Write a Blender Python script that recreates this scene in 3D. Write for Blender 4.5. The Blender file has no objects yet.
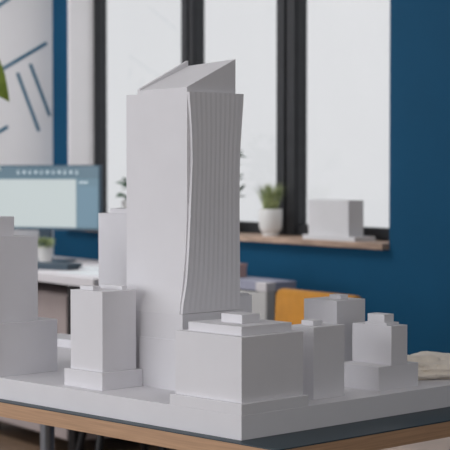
import bpy, bmesh, math, random
from math import sin, cos, pi, radians, atan
from mathutils import Vector, Matrix
random.seed(7)
S = bpy.context.scene
C = S.collection

# ------------------------------------------------------------------ camera
cam = bpy.data.cameras.new('camera'); cam_o = bpy.data.objects.new('camera', cam); C.objects.link(cam_o)
cam_o.location = (0, 0, 1.158)
cam_o.rotation_euler = (radians(90) - atan(55 / 1600), 0, 0)
cam.sensor_width = 36; cam.lens = 128; cam.clip_start = .05; cam.clip_end = 100
cam.dof.use_dof = True; cam.dof.focus_distance = 2.62; cam.dof.aperture_fstop = 11.5
S.camera = cam_o
# ------------------------------------------------------------------ world, exposure
W = bpy.data.worlds.new('overcast'); S.world = W; W.use_nodes = True
nt = W.node_tree; bg = nt.nodes['Background']
tc = nt.nodes.new('ShaderNodeTexCoord'); no = nt.nodes.new('ShaderNodeTexNoise'); no.inputs['Scale'].default_value = 1.2
rp = nt.nodes.new('ShaderNodeValToRGB')
rp.color_ramp.elements[0].color = (.72, .74, .765, 1); rp.color_ramp.elements[1].color = (.795, .80, .82, 1)
nt.links.new(tc.outputs['Generated'], no.inputs['Vector']); nt.links.new(no.outputs['Fac'], rp.inputs['Fac'])
nt.links.new(rp.outputs['Color'], bg.inputs['Color']); bg.inputs['Strength'].default_value = 1.0
S.view_settings.view_transform = 'Standard'; S.view_settings.look = 'None'
S.view_settings.exposure = 0; S.view_settings.gamma = 1; S.view_settings.use_curve_mapping = False

# ------------------------------------------------------------------ frames of reference
RZ_ROOM = radians(124.5)          # local x runs along the window wall to the far left, local y into the room
P0 = Vector((.624, 6.0, 0))
RM = Matrix.Translation(P0) @ Matrix.Rotation(RZ_ROOM, 4, 'Z')
RZ_MOD = math.atan2(.6921, .7218) # local x/y along the two edges of the model baseboard
ORG = Vector((.02487, 2.39946, 0))
MM = Matrix.Translation(ORG) @ Matrix.Rotation(RZ_MOD, 4, 'Z')
def room(t, m, z=0): return RM @ Vector((t, m, z))
def model(a, b, z=0): return MM @ Vector((a, b, z))

# ------------------------------------------------------------------ area lights: daylight from the left windows, plus added fills
def area(name, loc, target, sx, sy, power, col):
    l = bpy.data.lights.new(name, 'AREA'); l.shape = 'RECTANGLE'; l.size = sx; l.size_y = sy; l.energy = power; l.color = col
    o = bpy.data.objects.new(name, l); C.objects.link(o); o.location = loc
    o.rotation_euler = (Vector(target) - Vector(loc)).to_track_quat('-Z', 'Y').to_euler()
    return o
area('daylight_left', room(-.7, 6.8, 1.75), room(-.9, 0, 1.3), 6.2, 1.9, 134, (.97, .975, 1.0))
area('front_fill', room(-6.8, 3.6, 1.7), room(0, 2.8, 1.1), 3.0, 1.6, 26, (1, .975, .95))  # weak fill added behind the camera to lift the right-hand faces
area('back_wall_fill', room(1.3, 1.7, 2.76), room(1.5, 1.6, 0), 1.2, 1.2, 48, (1, .99, .98))  # unseen fill added overhead to brighten the white back wall
area('ceiling_fill', room(-3.5, 3.4, 2.7), room(-3.5, 3.4, 0), 3.0, 3.0, 14, (1, .97, .95))  # soft overhead fill, added without a fixture

# ------------------------------------------------------------------ materials
def mat(name, col, rough=.7, var=.0, scale=8, bump=0, bscale=200, metal=0, spec=.3, stretch=None, col2=None, sheen=0):
    m = bpy.data.materials.new(name); m.use_nodes = True
    t = m.node_tree; b = t.nodes['Principled BSDF']
    b.inputs['Base Color'].default_value = (*col, 1); b.inputs['Roughness'].default_value = rough
    b.inputs['Metallic'].default_value = metal; b.inputs['Specular IOR Level'].default_value = spec
    if sheen: b.inputs['Sheen Weight'].default_value = sheen
    co = t.nodes.new('ShaderNodeTexCoord'); mp = t.nodes.new('ShaderNodeMapping')
    t.links.new(co.outputs['Object'], mp.inputs['Vector'])
    if stretch: mp.inputs['Scale'].default_value = stretch
    if var or col2:
        n = t.nodes.new('ShaderNodeTexNoise'); n.inputs['Scale'].default_value = scale; n.inputs['Detail'].default_value = 5
        r = t.nodes.new('ShaderNodeValToRGB'); r.color_ramp.elements[0].position = .35; r.color_ramp.elements[1].position = .65
        c2 = col2 or tuple(min(1, c * (1 + var)) for c in col)
        r.color_ramp.elements[0].color = (*[c * (1 - var) for c in col], 1); r.color_ramp.elements[1].color = (*c2, 1)
        t.links.new(mp.outputs['Vector'], n.inputs['Vector']); t.links.new(n.outputs['Fac'], r.inputs['Fac'])
        t.links.new(r.outputs['Color'], b.inputs['Base Color'])
    if bump:
        n = t.nodes.new('ShaderNodeTexNoise'); n.inputs['Scale'].default_value = bscale; n.inputs['Detail'].default_value = 3
        bp = t.nodes.new('ShaderNodeBump'); bp.inputs['Strength'].default_value = bump; bp.inputs['Distance'].default_value = .002
        t.links.new(mp.outputs['Vector'], n.inputs['Vector']); t.links.new(n.outputs['Fac'], bp.inputs['Height']); t.links.new(bp.outputs['Normal'], b.inputs['Normal'])
    return m
def emis(name, col, s=1.0):
    m = bpy.data.materials.new(name); m.use_nodes = True
    b = m.node_tree.nodes['Principled BSDF']; b.inputs['Base Color'].default_value = (.02, .02, .02, 1); b.inputs['Roughness'].default_value = .4
    b.inputs['Emission Color'].default_value = (*col, 1); b.inputs['Emission Strength'].default_value = s
    return m
FOAM = mat('foam_board', (.76, .755, .79), .85, var=.012, scale=14, bump=.06, bscale=90, spec=.15)
FOAMG = mat('foam_board_grey', (.60, .60, .62), .85, var=.02, scale=10, bump=.05, bscale=90, spec=.15)
LAM = mat('blue_grey_laminate', (.032, .055, .070), .45, var=.05, scale=6, spec=.4)
WOODE = mat('plywood_edge', (.50, .31, .19), .6, var=.10, scale=6, stretch=(1.5, 1.5, 60), bump=.1)
BLUE = mat('blue_wall_paint', (.003, .068, .150), .75, var=.03, scale=3, bump=.05, bscale=120, spec=.2)
WHITEW = mat('white_wall_paint', (.80, .79, .81), .8, var=.015, scale=3, bump=.05, bscale=120)
STRIPE = mat('teal_stripe_paint', (.02, .13, .22), .6, var=.05)
GREYF = mat('dark_window_frame', (.030, .032, .036), .45, var=.08, scale=20)
SILLW = mat('sill_wood', (.42, .30, .23), .55, var=.25, scale=9, stretch=(1.2, 8, 8), bump=.1, bscale=60)
FLOORW = mat('brown_floor', (.13, .085, .055), .5, var=.3, scale=5, stretch=(1, 9, 1), bump=.1)
CEIL = mat('ceiling_paint', (.6, .6, .6), .9, var=.02)
DIMW = mat('plain_wall_paint', (.30, .29, .28), .9, var=.03)
POT = mat('white_ceramic', (.74, .74, .73), .45, var=.02, spec=.5)
SOIL = mat('potting_soil', (.03, .02, .015), .95, var=.4, scale=60, bump=.4)
LEAF = mat('grass_leaf', (.13, .22, .05), .55, var=.4, scale=25, col2=(.55, .62, .30))
LEAFD = mat('dark_leaf', (.03, .09, .05), .55, var=.3, scale=20, col2=(.07, .16, .09))
LEAFB = mat('bright_leaf', (.16, .26, .03), .5, var=.2, scale=15, col2=(.28, .38, .06))
STEEL = mat('brushed_steel', (.30, .31, .34), .35, var=.05, metal=.8, stretch=(1, 1, .1), scale=30)
BLACK = mat('black_metal', (.012, .012, .014), .45, var=.1)
DESKW = mat('white_desk', (.66, .64, .67), .5, var=.015)
LAV = mat('lavender_grey_top', (.34, .35, .45), .55, var=.03)
CREAM = mat('pale_panel', (.50, .50, .50), .6, var=.02)
BROWNIN = mat('dark_shelf_inside', (.06, .045, .04), .7, var=.1)
MAUVE = mat('mauve_grey_panel', (.40, .34, .335), .6, var=.03)
ORANGE = mat('orange_fabric', (.56, .25, .03), .8, var=.06, scale=30, bump=.3, bscale=300, sheen=.1)
PINK = mat('pink_card', (.50, .33, .31), .8, var=.04)
BEZEL = mat('monitor_bezel', (.06, .10, .14), .4, var=.05)
KEY = mat('dark_keyboard', (.05, .075, .10), .5, var=.1)
PAPER = mat('paper', (.66, .70, .73), .8, var=.02)
FLUFF = mat('cream_fleece', (.93, .85, .75), .95, var=.08, scale=30, bump=.8, bscale=120, sheen=.4)
BEIGE = mat('beige_upholstery', (.72, .58, .50), .9, var=.05, bump=.3)
PALEW = mat('oak_edge_dark', (.36, .20, .09), .6, var=.12, scale=6, stretch=(1.5, 1.5, 60))
CARD = mat('grey_card', (.66, .66, .68), .85, var=.02)
glass = bpy.data.materials.new('window_glass'); glass.use_nodes = True
g = glass.node_tree; g.nodes.clear()
go = g.nodes.new('ShaderNodeOutputMaterial'); mx = g.nodes.new('ShaderNodeMixShader'); tr = g.nodes.new('ShaderNodeBsdfTransparent'); gl = g.nodes.new('ShaderNodeBsdfGlossy')
tr.inputs['Color'].default_value = (.98, .98, .98, 1); gl.inputs['Roughness'].default_value = .03; mx.inputs['Fac'].default_value = .04
g.links.new(tr.outputs[0], mx.inputs[1]); g.links.new(gl.outputs[0], mx.inputs[2]); g.links.new(mx.outputs[0], go.inputs['Surface'])

# ------------------------------------------------------------------ mesh helpers
def bx(bm, x0, x1, y0, y1, z0, z1, bev=0):
    vs = [bm.verts.new((x, y, z)) for z in (z0, z1) for y in (y0, y1) for x in (x0, x1)]
    fs = [bm.faces.new([vs[i] for i in q]) for q in ((0, 2, 3, 1), (4, 5, 7, 6), (0, 1, 5, 4), (2, 6, 7, 3), (0, 4, 6, 2), (1, 3, 7, 5))]
    if bev:
        es = list({e for f in fs for e in f.edges})
        bmesh.ops.bevel(bm, geom=es, offset=bev, segments=2, profile=.6, affect='EDGES')
def hull8(bm, pts, bev=0):
    vs = [bm.verts.new(p) for p in pts]       # 4 bottom (ccw), 4 top (ccw)
    fs = [bm.faces.new([vs[i] for i in q]) for q in ((3, 2, 1, 0), (4, 5, 6, 7), (0, 1, 5, 4), (1, 2, 6, 5), (2, 3, 7, 6), (3, 0, 4, 7))]
    if bev:
        es = list({e for f in fs for e in f.edges}); bmesh.ops.bevel(bm, geom=es, offset=bev, segments=2, affect='EDGES')
def lathe(bm, prof, seg=32, c=(0, 0)):
    rings = []
    for r, z in prof:
        rings.append([bm.verts.new((c[0] + r * cos(2 * pi * k / seg), c[1] + r * sin(2 * pi * k / seg), z)) for k in range(seg)])
    for A, B in zip(rings, rings[1:]):
        for k in range(seg): bm.faces.new((A[k], A[(k + 1) % seg], B[(k + 1) % seg], B[k]))
    bm.faces.new(rings[0][::-1]); bm.faces.new(rings[-1])
def tube(bm, pts, r, seg=14):
    pts = [Vector(p) for p in pts]; rings = []
    rs = r if isinstance(r, (list, tuple)) else [r] * len(pts)
    for i, p in enumerate(pts):
        d = (pts[min(i + 1, len(pts) - 1)] - pts[max(i - 1, 0)]).normalized()
        u = d.cross(Vector((0, 0, 1))); u = u.normalized() if u.length > 1e-3 else Vector((1, 0, 0)); v = d.cross(u)
        rings.append([bm.verts.new(p + rs[i] * (cos(2 * pi * k / seg) * u + sin(2 * pi * k / seg) * v)) for k in range(seg)])
    for A, B in zip(rings, rings[1:]):
        for k in range(seg): bm.faces.new((A[k], A[(k + 1) % seg], B[(k + 1) % seg], B[k]))
    bm.faces.new(rings[0][::-1]); bm.faces.new(rings[-1])
def poly_prism(bm, pts, z0, z1, bev=0):
    lo = [bm.verts.new((*p, z0)) for p in pts]; hi = [bm.verts.new((*p, z1)) for p in pts]
    n = len(pts); fs = [bm.faces.new(lo[::-1]), bm.faces.new(hi)]
    for i in range(n): fs.append(bm.faces.new((lo[i], lo[(i + 1) % n], hi[(i + 1) % n], hi[i])))
    if bev:
        es = list({e for f in fs[:2] for e in f.edges}); bmesh.ops.bevel(bm, geom=es, offset=bev, segments=2, affect='EDGES')
def obj(name, bm, m, parent=None, smooth=False, loc=(0, 0, 0), rz=0):
    bmesh.ops.recalc_face_normals(bm, faces=bm.faces[:])
    me = bpy.data.meshes.new(name); bm.to_mesh(me); bm.free(); me.materials.append(m)
    if smooth:
        for p in me.polygons: p.use_smooth = True
        try: me.set_sharp_from_angle(angle=radians(40))
        except Exception: pass
    o = bpy.data.objects.new(name, me); C.objects.link(o)
    o.location = loc; o.rotation_euler = (0, 0, rz)
    if parent: o.parent = parent
    return o
def boxo(name, m, parent, *d, bev=0, **k):
    bm = bmesh.new(); bx(bm, *d, bev=bev); return obj(name, bm, m, parent, **k)
def tag(o, label, cat, group=None, kind=None):
    o['label'] = label; o['category'] = cat
    if group: o['group'] = group
    if kind: o['kind'] = kind
    return o
def thing(name, label, cat, loc=(0, 0, 0), rz=0, group=None):
    o = bpy.data.objects.new(name, None); C.objects.link(o); o.empty_display_size = .05
    o.location = loc; o.rotation_euler = (0, 0, rz); return tag(o, label, cat, group)
def struct(o): o['kind'] = 'structure'; return o

# ------------------------------------------------------------------ the room (local x = along window wall, local y = into the room)
R = dict(loc=P0, rz=RZ_ROOM)
T0, T1, M1, HC = -7.0, 2.655, 7.0, 2.8
struct(boxo('floor', FLOORW, None, T0 - .2, T1 + .2, -.2, M1 + .2, -.1, 0, **R))
struct(boxo('ceiling', CEIL, None, T0 - .2, T1 + .2, -.2, M1 + .2, HC, HC + .1, **R))
WX0, WX1, WZ0, WZ1 = .012, 2.495, .858, 2.45
bm = bmesh.new()
bx(bm, T0 - .2, WX0, -.2, 0, 0, HC); bx(bm, WX1, T1 + .2, -.2, 0, 0, HC)
bx(bm, WX0, WX1, -.2, 0, 0, WZ0); bx(bm, WX0, WX1, -.2, 0, WZ1, HC)
struct(obj('wall_right', bm, BLUE, None, **R))
struct(boxo('wall_back', WHITEW, None, T1, T1 + .2, 0, M1 + .2, 0, HC, **R))
struct(boxo('wall_left', DIMW, None, T0 - .2, T1, M1, M1 + .2, 0, HC, **R))
struct(boxo('wall_front', DIMW, None, T0 - .2, T0, 0, M1, 0, HC, **R))
struct(boxo('baseboard_right', WHITEW, None, T0, T1, .0, .012, 0, .08, bev=.002, **R))
struct(boxo('baseboard_back', WHITEW, None, T1 - .012, T1, .013, M1, 0, .08, bev=.002, **R))
# window reveal lining
struct(boxo('trim_1', WHITEW, None, WX1 - .022, WX1, -.2, .0, .882, WZ1, **R))
struct(boxo('trim_2', WHITEW, None, WX0, WX1 - .022, -.2, .0, WZ1 - .012, WZ1, **R))
struct(boxo('trim_3', WHITEW, None, WX0, WX0 + .012, -.2, -.03, .882, WZ1 - .012, **R))
# window sill of natural wood
sill = struct(boxo('trim_4', SILLW, None, WX0, WX1, -.2, .035, WZ0, .882, bev=.003, **R))
# casements
def window(n, t0, t1, side0, side1):
    root = bpy.data.objects.new('window_%d' % n, None); C.objects.link(root); root.location = P0; root.rotation_euler = (0, 0, RZ_ROOM); struct(root)
    z0, z1 = .882, WZ1 - .012
    bm = bmesh.new()
    o0, o1 = t0 - side0, t1 + side1
    bx(bm, o0, t0, -.195, -.145, z0, z1, .004); bx(bm, t1, o1, -.195, -.145, z0, z1, .004)
    bx(bm, t0, t1, -.195, -.145, z0, .930, .004); bx(bm, t0, t1, -.195, -.145, z1 - .06, z1, .004)
    obj('window_frame', bm, GREYF, root)
    bm = bmesh.new()   # sash beads standing slightly proud
    bx(bm, o0 + .008, t0 - .006, -.145, -.132, z0 + .01, z1 - .01, .003); bx(bm, t1 + .006, o1 - .008, -.145, -.132, z0 + .01, z1 - .01, .003)
    obj('sash', bm, GREYF, root)
    boxo('pane', glass, root, t0, t1, -.172, -.168, .930, z1 - .06)
window(1, 1.66, 2.44, .065, .036)
window(2, .915, 1.55, .07, .045)
window(3, .105, .775, .096, .07)

# blue stripes on the white back wall (points are metres along the wall from the corner, and height)
def stripe(p, q, label, wd=.016):
    (y0, z0), (y1, z1) = p, q
    L = math.hypot(y1 - y0, z1 - z0); nx, nz = -(z1 - z0) / L * wd / 2, (y1 - y0) / L * wd / 2
    bm = bmesh.new(); lo = []; hi = []
    for (y, z) in ((y0 + nx, z0 + nz), (y1 + nx, z1 + nz), (y1 - nx, z1 - nz), (y0 - nx, z0 - nz)):
        lo.append(bm.verts.new((T1 - .0005, y, z))); hi.append(bm.verts.new((T1 - .003, y, z)))
    bm.faces.new(lo); bm.faces.new(hi[::-1])
    for i in range(4): bm.faces.new((lo[i], lo[(i + 1) % 4], hi[(i + 1) % 4], hi[i]))
    tag(obj('wall_stripe', bm, STRIPE, None, **R), label, 'wall decal', 'blue stripes on the white wall')
def wallpt(x, y):   # a point of the back wall, used once per stripe end
    u = (x - 225) / 1600; c = RM @ Vector((T1, 0, 0)); d = (RM @ Vector((T1, 1, 0))) - c
    s = (u * c.y - c.x) / (d.x - u * d.y); Y = c.y + s * d.y
    p = atan(55 / 1600); v = (225 - y) / 1600
    return s, 1.158 + Y * (-sin(p) + v * cos(p)) / (cos(p) + v * sin(p))
stripe(wallpt(-14, 79), wallpt(47, 43), 'long blue stripe rising to the right, above the two steep stripes')
stripe(wallpt(17.8, 73), wallpt(39, 131), 'steep blue stripe, the left and lower one of the parallel pair')
stripe(wallpt(30.6, 64), wallpt(50, 116), 'steep blue stripe, the right one of the pair, nearest the blue wall')
stripe(wallpt(-16, 141), wallpt(8, 126.5), 'short blue stripe low on the white wall, just above the monitor')
stripe(wallpt(-20, 18), wallpt(11, -2), 'blue stripe in the top left corner of the picture')

# ------------------------------------------------------------------ table with the architectural model
TT = .75
tb = thing('table', 'plywood table with blue-grey top carrying the white architectural model', 'table', (ORG.x, ORG.y, 0), RZ_MOD)
A0, A1, B0, B1 = -.018, .66, -.093, 1.32
boxo('tabletop', WOODE, tb, A0, A1, B0, B1, TT - .0275, TT - .002, bev=.001)
boxo('laminate', LAM, tb, A0, A1, B0, B1, TT - .002, TT, bev=.0006)['label'] = 'blue-grey laminate top surface'
for a in (.05, .575):
    for b in (.0, 1.23):
        bm = bmesh.new(); lathe(bm, [(.017, .012), (.017, TT - .045)], 24, (a, b)); lg = obj('leg', bm, STEEL, tb, smooth=True)
        bm = bmesh.new(); lathe(bm, [(.022, 0), (.022, .012)], 20, (a, b)); obj('foot', bm, BLACK, lg, smooth=True)
        boxo('mounting_plate', BLACK, lg, a - .035, a + .035, b - .035, b + .035, TT - .045, TT - .0275)
MR = dict(loc=(ORG.x, ORG.y, 0), rz=RZ_MOD)
Z0 = .7876
tag(boxo('model_baseboard', FOAM, None, 0, .58, 0, 1.08, TT, Z0, bev=.0006, **MR), 'thick white foam baseboard under the whole model city', 'baseboard')
G = 'white foam buildings on the model baseboard'
BV = .0007
def bld(label, a, b, z=Z0):
    p = model(a, b, z); return thing('model_building', label, 'model building', p, RZ_MOD, G)
def bb(name, root, o, a0, a1, b0, b1, h0, h1, m=FOAM, bev=BV):
    return boxo(name, m, root, a0 - o[0], a1 - o[0], b0 - o[1], b1 - o[1], h0, h1, bev=bev)

# central low block
o = (.0, .0); r = bld('wide low white model building at the front corner with stepped roof', *o)
bb('base_slab', r, o, .0006, .1480, .0006, .163, 0, .0172)
bb('block', r, o, .0075, .1430, .0075, .1570, .0172, .1175)
bb('roof_tier', r, o, .0220, .1325, .0225, .1425, .1175, .1315)
bb('roof_box', r, o, .0575, .0965, .0575, .1045, .1315, .1452)

# building in front of the tower, left
o = (.0224, .3566); r = bld('narrow white model building on a base slab, left of the tower', *o)
bb('base_slab', r, o, .0224, .1122, .3566, .4595, 0, .0295)
bb('block', r, o, .0290, .1035, .3640, .4500, .0295, .1655)
bb('roof_box', r, o, .0396, .0549, .4017, .4371, .1655, .1725)
bb('roof_box', r, o, .0826, .0937, .3763, .4328, .1655, .1725)

# far left stepped building
o = (0, .6); r = bld('broad stepped white model building cut off by the left edge', *o)
bb('base_slab', r, o, .0006, .1340, .622, .800, 0, .0960)
bb('block', r, o, .0050, .0957, .630, .790, .0960, .2500)
bb('roof_tier', r, o, .0080, .0541, .645, .770, .2500, .2860)

# block behind the tower to the left
o = (.385, .70); r = bld('plain white model building standing behind the tower on a flat slab', *o)
bb('base_slab', r, o, .382, .452, .640, 1.02, 0, .0177)
bb('block', r, o, .400, .448, .680, .8278, .0177, .2824)
bb('roof_tier', r, o, .408, .442, .690, .800, .2824, .2924)
bb('roof_box', r, o, .415, .435, .7865, .7995, .2924, .2930)

# small block right behind the tower
o = (.26, .28); r = bld('low white model building half hidden at the tower right side', *o)
bb('block', r, o, .262, .3098, .290, .350, 0, .1500)
bb('roof_tier', r, o, .266, .3058, .294, .346, .1500, .1530)

# slim right building
o = (.2, .04); r = bld('slim upright white model building beside the wide low block', *o)
bb('block', r, o, .1988, .2727, .0372, .0960, 0, .1173)
bb('roof_box', r, o, .2180, .2400, .0560, .0830, .1173, .1255)

# back right building
o = (.41, .18); r = bld('square white model building in front of the orange chair', *o)
bb('block', r, o, .4104, .4860, .1793, .2590, 0, .1397)
bb('roof_box', r, o, .4410, .4610, .1980, .2250, .1397, .1475)

# rightmost building on wider base
o = (.35, .03); r = bld('rightmost white model building with setback upper block and roof box', *o)
def rounded(a0, a1, b0, b1, rr, seg=8):
    pts = []
    for (cx, cy, s) in ((a1 - rr[0], b0 + rr[0], -90), (a1 - rr[1], b1 - rr[1], 0), (a0 + rr[2], b1 - rr[2], 90), (a0 + rr[3], b0 + rr[3], 180)):
        rad = rr[(0, 1, 2, 3)[[-90, 0, 90, 180].index(s)]]
        for k in range(seg + 1):
            an = radians(s + 90 * k / seg); pts.append((cx + rad * cos(an), cy + rad * sin(an)))
    return pts
bb('base_block', r, o, .3522, .4561, .0319, .1240, 0, .0405)
bb('block', r, o, .3855, .4275, .0325, .1205, .0405, .1069)
bb('roof_tier', r, o, .3865, .4190, .0440, .0930, .1069, .1115)
bb('roof_box', r, o, .3875, .4120, .0498, .0876, .1115, .1255)

# ------------------------------------------------------------------ the tower
o = (.1335, .267)
tw = bld('tall white model skyscraper with ribbed side and slanted wedge roof', *o)
HT = .5009
def interp(tab, z):
    for (z0, v0), (z1, v1) in zip(tab, tab[1:]):
        if z0 <= z <= z1:
            k = (z - z0) / (z1 - z0); k = k * k * (3 - 2 * k) if False else k; return v0 + (v1 - v0) * k
    return tab[0][1] if z < tab[0][0] else tab[-1][1]
px = .0023
def cr(tab, z):   # smooth interpolation by averaging
    return sum(interp(tab, z + d) for d in (-.016, -.008, 0, .008, .016)) / 5
near = [(.10, -7.6), (.132, -7.2), (.150, -6.2), (.172, -3.2), (.224, -1.0), (.270, .3), (.315, 1.3), (.384, 2.9), (.435, 2.3), (.475, 1.0), (.501, -.4)]
far = [(.10, 240.0), (.15, 239.3), (.21, 239.3), (.30, 238.8), (.35, 238.8), (.40, 239.4), (.435, 240.6), (.470, 242.), (.501, 243.2)]
body_near = [(.10, -7.8), (.135, -7.8), (.172, -4.8), (.224, -1.8), (.270, -.6), (.315, 0), (.51, 0)]
body_far = [(.10, -7.8), (.135, -7.8), (.160, -.5), (.175, 0), (.51, 0)]
bm = bmesh.new()   # body: left face flares out towards the podium
nz = 26; rings = []
for i in range(nz + 1):
    z = .10 + (HT - .10) * i / nz
    a0 = cr(body_near, z) * px; a3 = interp(body_far, z) * px; a1 = .2545 - o[0]
    rings.append([bm.verts.new(p) for p in ((a0, 0, z), (a1, 0, z), (a1, .157, z), (a3, .157, z))])
for A, B in zip(rings, rings[1:]):
    for k in range(4): bm.faces.new((A[k], A[(k + 1) % 4], B[(k + 1) % 4], B[k]))
bm.faces.new(rings[0][::-1]); bm.faces.new(rings[-1])
obj('tower_body', bm, FOAM, tw, smooth=True)
# ribbed curtain panel, hourglass outline, on the right face
bm = bmesh.new(); NR = 11; NS = 8; nz = 40; cols = NR * NS
z_lo, z_hi = .1296, HT + .0005
F = []; Bk = []
for i in range(nz + 1):
    z = z_lo + (z_hi - z_lo) * i / nz
    an = cr(near, z) * px
    u = (cr(far, z) - 187.3) * px * 1.015 + .1335 - .1335
    af = u - .0035
    row = []; rb = []
    for c in range(cols + 1):
        s = c / cols
        ph = (s * NR) % 1.0
        d = .0004 * (1 - abs(2 * ph - 1)) ** 1.0
        out = .0065 - d + .0012 * sin(pi * (z - z_lo) / (z_hi - z_lo)) * 0
        row.append(bm.verts.new((an + (af - an) * s, -out, z)))
    F.append(row); Bk.append([bm.verts.new((an + (af - an) * s, -.0004, z)) for s in (0, 1)])
for i in range(nz):
    for c in range(cols): bm.faces.new((F[i][c], F[i][c + 1], F[i + 1][c + 1], F[i + 1][c]))
    bm.faces.new((Bk[i][0], F[i][0], F[i + 1][0], Bk[i + 1][0])); bm.faces.new((F[i][-1], Bk[i][1], Bk[i + 1][1], F[i + 1][-1]))
    bm.faces.new((Bk[i][0], Bk[i + 1][0], Bk[i + 1][1], Bk[i][1]))
bm.faces.new([Bk[0][0]] + [Bk[0][1]] + F[0][::-1]); bm.faces.new([Bk[-1][1], Bk[-1][0]] + F[-1])
pn = obj('ribbed_panel', bm, FOAM, tw); pn['label'] = 'vertically ribbed panel with an hourglass outline'
# podium and rounded base
bb('podium', tw, o, .1155, .2600, .2590, .4300, 0, .1290)
bm = bmesh.new(); poly_prism(bm, [(x - o[0], y - o[1]) for x, y in rounded(.1130, .1420, .2500, .3760, (.002, .002, .010, .022))], 0, .0850, .0006); obj('side_annex', bm, FOAM, tw, smooth=True)
# wedge roof: low along the left face, high on the far side, recessed slope with a rim at the back
a0, a1, b0, b1 = 0, .2475 - o[0], 0.0006, .395 - .267
zl, zh = HT + .0085, .5615; w = .007
xl = a0 + .0006
bm = bmesh.new()
hull8(bm, [(xl, b0, HT), (a1, b0, HT), (a1, b1 - w, HT), (xl, b1 - w, HT), (xl, b0, zl), (a1, b0, zh), (a1, b1 - w, zh - .006), (xl, b1 - w, zl - .002)], .0004)
obj('wedge_roof', bm, FOAM, tw)
bm = bmesh.new()
hull8(bm, [(xl, b1 - w, HT), (a1, b1 - w, HT), (a1, b1, HT), (xl, b1, HT), (xl, b1 - w, zl + .0005), (a1, b1 - w, zh + .003), (a1, b1, zh + .003), (xl, b1, zl + .0005)], .0004)
obj('roof_rim', bm, FOAM, tw)

# ------------------------------------------------------------------ cream fleece bundle on the baseboard
import mathutils
from mathutils import noise
bm = bmesh.new()
bmesh.ops.create_icosphere(bm, subdivisions=5, radius=1)
for v in bm.verts:
    p = v.co.copy()
    n = noise.noise(p * 1.5 + Vector((3.1, 0, 0))) * .30 + noise.noise(p * 3.4) * .20 + noise.noise(p * 9) * .035
    q = p * (1 + n)
    sx, sy, sz = .082, .058, .024
    z = max(q.z * sz + .017, 0) if q.z * sz + .017 > 0 else 0
    v.co = Vector((q.x * sx, q.y * sy, max(z, 0.0)))
fl = obj('fleece_cloth', bm, FLUFF, None, smooth=True, loc=model(.555, .105, Z0), rz=RZ_MOD - .75)
tag(fl, 'crumpled cream fleece cloth lying at the right end of the baseboard', 'cloth')

# ------------------------------------------------------------------ left desk along the window wall
RR = RZ_ROOM
dk = thing('desk', 'white desk along the blue wall under the monitor', 'desk', P0, RR)
boxo('desktop', DESKW, dk, .74, 2.45, .20, .86, .705, .74, bev=.002)
for t in (.98, 2.40):
    bm = bmesh.new(); bx(bm, t - .03, t + .02, .78, .83, 0, .705, .002); bx(bm, t - .03, t + .02, .23, .28, 0, .705, .002); bx(bm, t - .03, t + .02, .28, .78, .66, .70, .002)
    obj('leg_frame', bm, BLACK, dk)
boxo('modesty_panel', BLUE, dk, 1.0, 2.38, .24, .255, .30, .70, bev=.001)
cb = thing('drawer_pedestal', 'mauve-grey drawer pedestal under the white desk', 'cabinet', room(1.32, .55), RR)
boxo('body', MAUVE, cb, -.26, .62, -.25, .23, .06, .655, bev=.004)
for i, (z0, z1) in enumerate(((.07, .26), (.265, .455), (.46, .648))):
    d = boxo('drawer', MAUVE, cb, -.252, .612, .231, .248, z0, z1, bev=.002)
    boxo('handle', STEEL, d, -.0, .36, .249, .262, z1 - .03, z1 - .02, bev=.002)
for x in (-.2, .54):
    for y in (-.2, .18):
        bm = bmesh.new(); lathe(bm, [(.024, 0), (.026, .006), (.026, .035), (.012, .04), (.012, .06)], 16, (x, y)); obj('castor', bm, BLACK, cb, smooth=True)

# monitor: right lower corner near (-.546, 7.10), width direction 23 degrees off the picture plane
ya = radians(-23)
mo = thing('computer_monitor', 'flat computer monitor showing a pale canvas inside a blue-grey program window', 'monitor', (-.554 - .30 * cos(ya), 7.10 + .30 * -sin(ya), .74), ya)
# local: x along width to the right, y away from the viewer
zb, zt = .147, .440
boxo('housing', BEZEL, mo, -.30, .30, 0, .028, zb, zt, bev=.004)
SC = emis('screen_blue', (.11, .20, .26), 1.0); SD = emis('screen_top', (.085, .155, .205), 1.0); CV = emis('screen_canvas', (.50, .56, .565), 1.0); SL = emis('screen_light', (.60, .70, .76), 1.0); SP = emis('screen_panel', (.125, .225, .30), 1.0)
sc = boxo('screen', SC, mo, -.292, .292, -.0012, .0, zb + .010, zt - .006)
boxo('toolbar', SD, sc, -.292, .292, -.0020, -.0013, zt - .060, zt - .006)
boxo('canvas', CV, sc, -.292, .180, -.0020, -.0013, zb + .014, zt - .064)
boxo('side_panel', SP, sc, .192, .286, -.0020, -.0013, zb + .02, zt - .095)
for i in range(11):
    x = -.115 + i * .030
    bm = bmesh.new(); 
    if i % 2: bx(bm, x - .006, x + .006, -.0032, -.0021, zt - .038, zt - .026)
    else: bx(bm, x - .008, x + .004, -.0032, -.0021, zt - .036, zt - .032); bx(bm, x - .003, x + .001, -.0032, -.0021, zt - .042, zt - .024)
    obj('toolbar_icon', bm, SL, sc)
bm = bmesh.new()
for x in (.198, .214, .228): bx(bm, x, x + .010, -.0030, -.0013, zt - .082, zt - .073)
obj('panel_heading', bm, SL, sc)
bm = bmesh.new(); bx(bm, -.03, .03, .029, .050, .012, .30, .004); obj('stand_neck', bm, BEZEL, mo)
bm = bmesh.new(); bx(bm, -.11, .11, -.06, .13, 0, .012, .004); obj('stand_foot', bm, BEZEL, mo)

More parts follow.
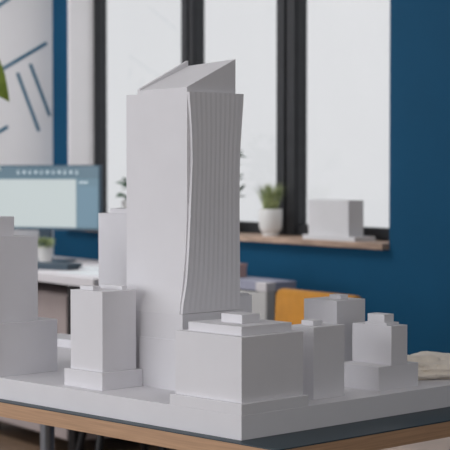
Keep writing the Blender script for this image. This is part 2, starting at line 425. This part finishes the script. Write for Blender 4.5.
tag(boxo('keyboard', KEY, None, -.20, .10, -.055, .055, .0, .026, bev=.004, loc=(-.715, 6.74, .74), rz=radians(-30)), 'dark keyboard lying on the white desk below the monitor', 'keyboard')
tag(boxo('paper_sheet', PAPER, None, -.15, .15, -.105, .105, 0, .004, loc=(-.505, 6.46, .74), rz=radians(-50)), 'pale sheets of paper at the front edge of the white desk', 'paper')
tag(boxo('notebook', PAPER, None, -.12, .12, -.09, .09, 0, .010, bev=.002, loc=(-.47, 6.72, .74), rz=radians(-38)), 'light closed notebook on the desk beside the keyboard', 'notebook')

# ------------------------------------------------------------------ potted plants
def blades(n, L, spread, wid, h0, rbase, bend=.5, seed=1):
    rnd = random.Random(seed); bm = bmesh.new()
    for i in range(n):
        an = rnd.uniform(0, 2 * pi); r0 = rbase * math.sqrt(rnd.random()); l = L * rnd.uniform(.65, 1); sp = spread * rnd.uniform(.2, 1)
        d = Vector((cos(an), sin(an), 0)); s = Vector((-sin(an), cos(an), 0)); base = d * r0 + Vector((0, 0, h0))
        pr = []
        for k in range(6):
            q = k / 5; c = base + d * (sp * (q ** 1.6)) + Vector((0, 0, l * (q - bend * .35 * q * q)))
            w = wid * (1 - q) ** .7 * (.5 + 1.2 * q if q < .4 else 1)
            pr.append((bm.verts.new(c - s * w), bm.verts.new(c + d * w * .3), bm.verts.new(c + s * w)))
        for (a, b, c), (e, f, g2) in zip(pr, pr[1:]):
            bm.faces.new((a, b, f, e)); bm.faces.new((b, c, g2, f))
    return bm
def leafy(n, L, R0, h0, H, seed):
    rnd = random.Random(seed); bm = bmesh.new()
    for i in range(n):
        an = rnd.uniform(0, 2 * pi); z = h0 + H * rnd.uniform(.05, .95); rr = R0 * rnd.uniform(.2, 1)
        c = Vector((rr * cos(an), rr * sin(an), z)); d = Vector((cos(an + rnd.uniform(-.6, .6)), sin(an), rnd.uniform(-.3, .9))).normalized()
        s = d.cross(Vector((rnd.uniform(-.4, .4), rnd.uniform(-.4, .4), 1))).normalized(); l = L * rnd.uniform(.6, 1.1)
        pts = [c, c + d * l * .35 + s * l * .28, c + d * l * .7 + s * l * .2, c + d * l, c + d * l * .7 - s * l * .2, c + d * l * .35 - s * l * .28]
        mid = [c + d * l * .35 + Vector((0, 0, .1 * l)), c + d * l * .7 + Vector((0, 0, .08 * l))]
        v = [bm.verts.new(p) for p in pts]; m1, m2 = [bm.verts.new(p) for p in mid]
        bm.faces.new((v[0], v[1], m1)); bm.faces.new((v[1], v[2], m2, m1)); bm.faces.new((v[2], v[3], m2)); bm.faces.new((v[3], v[4], m2)); bm.faces.new((v[4], v[5], m1, m2)); bm.faces.new((v[5], v[0], m1))
    return bm
def potted(label, loc, prof, soil, fol, fm, stems=0, H=0):
    p = thing('potted_plant', label, 'potted plant', loc, 0)
    bm = bmesh.new(); lathe(bm, prof, 36); obj('pot', bm, POT, p, smooth=True)
    bm = bmesh.new(); lathe(bm, [(soil[0], soil[1] - .002), (soil[0], soil[1] + .001)], 24); obj('soil', bm, SOIL, p)
    obj('foliage', fol, fm, p, smooth=True)
    if stems:
        bm = bmesh.new()
        for k in range(stems):
            an = k * 2.3; tube(bm, [(0.01 * cos(an), .01 * sin(an), soil[1]), (.02 * cos(an), .02 * sin(an), soil[1] + H * .5), (.04 * cos(an), .04 * sin(an), soil[1] + H)], .003, 6)
        obj('stem', bm, LEAFD, p)
    return p
cup = [(.033, 0), (.034, .004), (.033, .012), (.041, .020), (.0475, .036), (.0495, .075), (.0495, .111), (.0485, .113), (.045, .112), (.044, .098)]
potted('white footed pot of spiky green grass on the wooden window sill', room(.83, -.045, .882), cup, (.0438, .098), blades(170, .150, .060, .0028, .098, .034, .3, 3), LEAF)
cup2 = [(.045, 0), (.05, .01), (.062, .10), (.066, .13), (.064, .132), (.060, .131), (.058, .115)]
potted('white pot with dark leaves on the sill at the tower left side', room(1.93, -.05, .882), cup2, (.058, .115), leafy(60, .055, .06, .12, .12, 5), LEAFD, 4, .09)
potted('tall dark leafy plant on the sill behind the tower right side', room(1.20, -.055, .882), cup2, (.058, .115), leafy(190, .06, .062, .14, .30, 8), LEAFD, 5, .26)
cup3 = [(.024, 0), (.026, .003), (.033, .082), (.034, .085), (.031, .085), (.030, .076)]
potted('small white pot of green moss-like plant on the desk below the monitor', (-.782, 6.94, .74), cup3, (.030, .076), leafy(150, .02, .034, .078, .045, 11), LEAF)

# grey card model on the sill
o_ = room(.24, .012, .882)
k = thing('model_building', 'grey card model block standing on the wooden window sill', 'model building', o_, RZ_ROOM)
boxo('base_slab', CARD, k, -.055, .275, -.090, .014, 0, .018, bev=.001)
boxo('block', CARD, k, .0, .255, -.075, .0, .018, .158, bev=.001)

# ------------------------------------------------------------------ low cabinet at the wall, right of the tower
cab = thing('side_cabinet', 'narrow low cabinet with lavender-grey top under the window sill', 'cabinet', P0, RR)
bm = bmesh.new()
for t in (.235, .40, .665): bx(bm, t - .008, t + .008, .29, .41, .0, .705, .001)
bx(bm, .243, .657, .285, .297, 0, .705); bx(bm, .243, .657, .297, .41, .03, .05); bx(bm, .243, .657, .297, .41, .35, .365)
obj('carcass', bm, BROWNIN, cab)
boxo('top', LAV, cab, .22, .68, .28, .42, .705, .740, bev=.002)
d = boxo('door', CREAM, cab, .229, .396, .4105, .424, .02, .700, bev=.002)
boxo('handle', STEEL, d, .25, .26, .4245, .434, .45, .56, bev=.002)
bm = bmesh.new(); bx(bm, -.045, .045, -.035, .035, 0, .045, .003); bx(bm, -.047, .047, -.037, .037, .040, .054, .003)
tag(obj('card_box', bm, PINK, None, loc=room(.545, .345, .74), rz=RR), 'small pink lidded box on the lavender-grey cabinet top', 'box')

# white bin in front of the cabinet
bn = thing('waste_bin', 'narrow off-white bin standing between the orange chair and the low cabinet', 'bin', room(.085, .52), RR)
bm = bmesh.new(); hull8(bm, [(-.026, -.017, 0), (.026, -.017, 0), (.026, .017, 0), (-.026, .017, 0), (-.031, -.020, .72), (.031, -.020, .72), (.031, .020, .72), (-.031, .020, .72)], .003); obj('bin_body', bm, CREAM, bn)
bm = bmesh.new(); bx(bm, -.033, .033, -.022, .022, .72, .752, .003); obj('lid', bm, DESKW, bn)

# ------------------------------------------------------------------ orange chair
ch = thing('chair', 'orange upholstered chair in front of the blue wall', 'chair', room(-.555, 1.0), RR)
bm = bmesh.new()
def rr_pts(x0, x1, z0, z1, rad, seg=7):
    out = []
    for cx, cz, s in ((x1 - rad, z0 + rad, -90), (x1 - rad, z1 - rad, 0), (x0 + rad, z1 - rad, 90), (x0 + rad, z0 + rad, 180)):
        for q in range(seg + 1): an = radians(s + 90 * q / seg); out.append((cx + rad * cos(an), cz + rad * sin(an)))
    return out
NB = 10; loops = []
for j in range(NB + 1):
    th = j / NB; yy = -.025 + .05 * th; sh = .012 * (1 - math.sqrt(max(0, 1 - (2 * th - 1) ** 2)))
    loops.append([bm.verts.new((x, -.235 + yy - .05 * (zz - .5) + .10 * (x * x), zz)) for x, zz in rr_pts(-.180 + sh, .232 - sh, .40 + sh, .767 - sh, .022)])
for A, B in zip(loops, loops[1:]):
    n = len(A)
    for i in range(n): bm.faces.new((A[i], A[(i + 1) % n], B[(i + 1) % n], B[i]))
bm.faces.new(loops[0]); bm.faces.new(loops[-1][::-1])
obj('backrest', bm, ORANGE, ch, smooth=True)
bm = bmesh.new(); poly_prism(bm, rounded(-.17, .22, -.19, .24, (.05, .05, .03, .03)), .40, .465, .012); obj('seat', bm, ORANGE, ch, smooth=True)
for sx in (-1, 1):
    for sy in (-1, 1):
        bm = bmesh.new(); tube(bm, [(.025 + sx * .14, .02 + sy * .16, .405), (.025 + sx * .175, .02 + sy * .21, 0)], [.014, .009]); obj('leg', bm, BLACK, ch, smooth=True)

# black-legged stools behind the table
def stool(label, loc, rz):
    s = thing('stool', label, 'stool', loc, rz, 'black stools behind the table')
    bm = bmesh.new(); lathe(bm, [(.14, .44), (.155, .445), (.155, .465), (.14, .475)], 32); obj('seat', bm, BLACK, s, smooth=True)
    for q in range(4):
        an = pi / 4 + q * pi / 2
        bm = bmesh.new(); tube(bm, [(.10 * cos(an), .10 * sin(an), .445), (.225 * cos(an), .225 * sin(an), 0)], .012, 10); obj('leg', bm, BLACK, s, smooth=True)
    bm = bmesh.new(); tube(bm, [(.178 * cos(2 * pi * q / 24), .178 * sin(2 * pi * q / 24), .17) for q in range(25)], .006, 8); obj('foot_ring', bm, BLACK, s, smooth=True)
stool('black stool whose legs show under the left part of the table', (-.335, 5.15, 0), .35)
stool('black stool with one leg showing under the right table edge', (.765, 4.50, 0), .25)

# beige bench by the wall at right
bn = thing('low_bench', 'beige upholstered bench by the blue wall seen under the table right edge', 'bench', room(-.75, .26), RR)
boxo('cushion', BEIGE, bn, -.60, .45, -.19, .19, .07, .24, bev=.02)
boxo('plinth', BLACK, bn, -.55, .40, -.15, .15, 0, .07, bev=.003)

# white desk lamp whose cone shade reaches into the picture at left
dl = thing('desk_lamp', 'white desk lamp with cone shade at the far left before the monitor', 'lamp', (-1.16, 7.16, .74), 0)
bm = bmesh.new(); lathe(bm, [(.07, 0), (.07, .012), (.03, .018), (.01, .022)], 32); obj('base', bm, POT, dl, smooth=True)
bm = bmesh.new(); tube(bm, [(0, 0, .02), (-.06, .02, .25), (0, -.04, .47), (.06, -.10, .50)], .006, 10); obj('arm', bm, POT, dl, smooth=True)
bm = bmesh.new(); lathe(bm, [(.02, .53), (.025, .52), (.080, .418), (.078, .416), (.022, .515)], 36, (.10, -.16)); obj('lamp_shade', bm, POT, dl, smooth=True)

# tall floor plant at left; one leaf reaches into the picture
fp = thing('floor_plant', 'big-leaved green plant reaching in at the left picture edge', 'plant', (-.98, 5.6, 0), 0)
bm = bmesh.new(); lathe(bm, [(.12, 0), (.13, .01), (.16, .30), (.155, .305), (.14, .30), (.135, .27)], 36); obj('pot', bm, POT, fp, smooth=True)
bm = bmesh.new(); tube(bm, [(0, 0, .26), (.02, 0, .8), (-.01, .02, 1.35), (.06, 0, 1.60)], [.014, .011, .008, .004], 10); stem = obj('stem', bm, LEAFD, fp, smooth=True)
def bigleaf(base, tip, w):
    base = Vector(base); tip = Vector(tip); d = tip - base; s = d.cross(Vector((.2, -1, .3))).normalized(); bm = bmesh.new(); n = 10; pr = []
    up = s.cross(d).normalized()
    for k in range(n + 1):
        q = k / n; ww = w * sin(pi * min(1, q ** .75)) * .5 + .0006; c = base + d * q + up * (.06 * sin(pi * q) * d.length)
        pr.append([bm.verts.new(c - s * ww + up * ww * .25), bm.verts.new(c), bm.verts.new(c + s * ww + up * ww * .25)])
    for A, B in zip(pr, pr[1:]): bm.faces.new((A[0], A[1], B[1], B[0])); bm.faces.new((A[1], A[2], B[2], B[1]))
    return bm
lv = [((.06, 0, 1.60), (.230, -.02, 1.395), .125), ((0, 0, 1.33), (-.22, .03, 1.45), .11), ((0, 0, 1.34), (.02, .15, 1.55), .10), ((.01, 0, 1.1), (-.24, -.1, 1.15), .11), ((.015, 0, .95), (.02, .25, 1.03), .11), ((.015, 0, .8), (-.2, .12, .9), .1), ((.0, 0, 1.2), (-.05, -.25, 1.28), .11)]
for b_, t_, w_ in lv: obj('leaf', bigleaf(b_, t_, w_), LEAFB, fp, smooth=True)
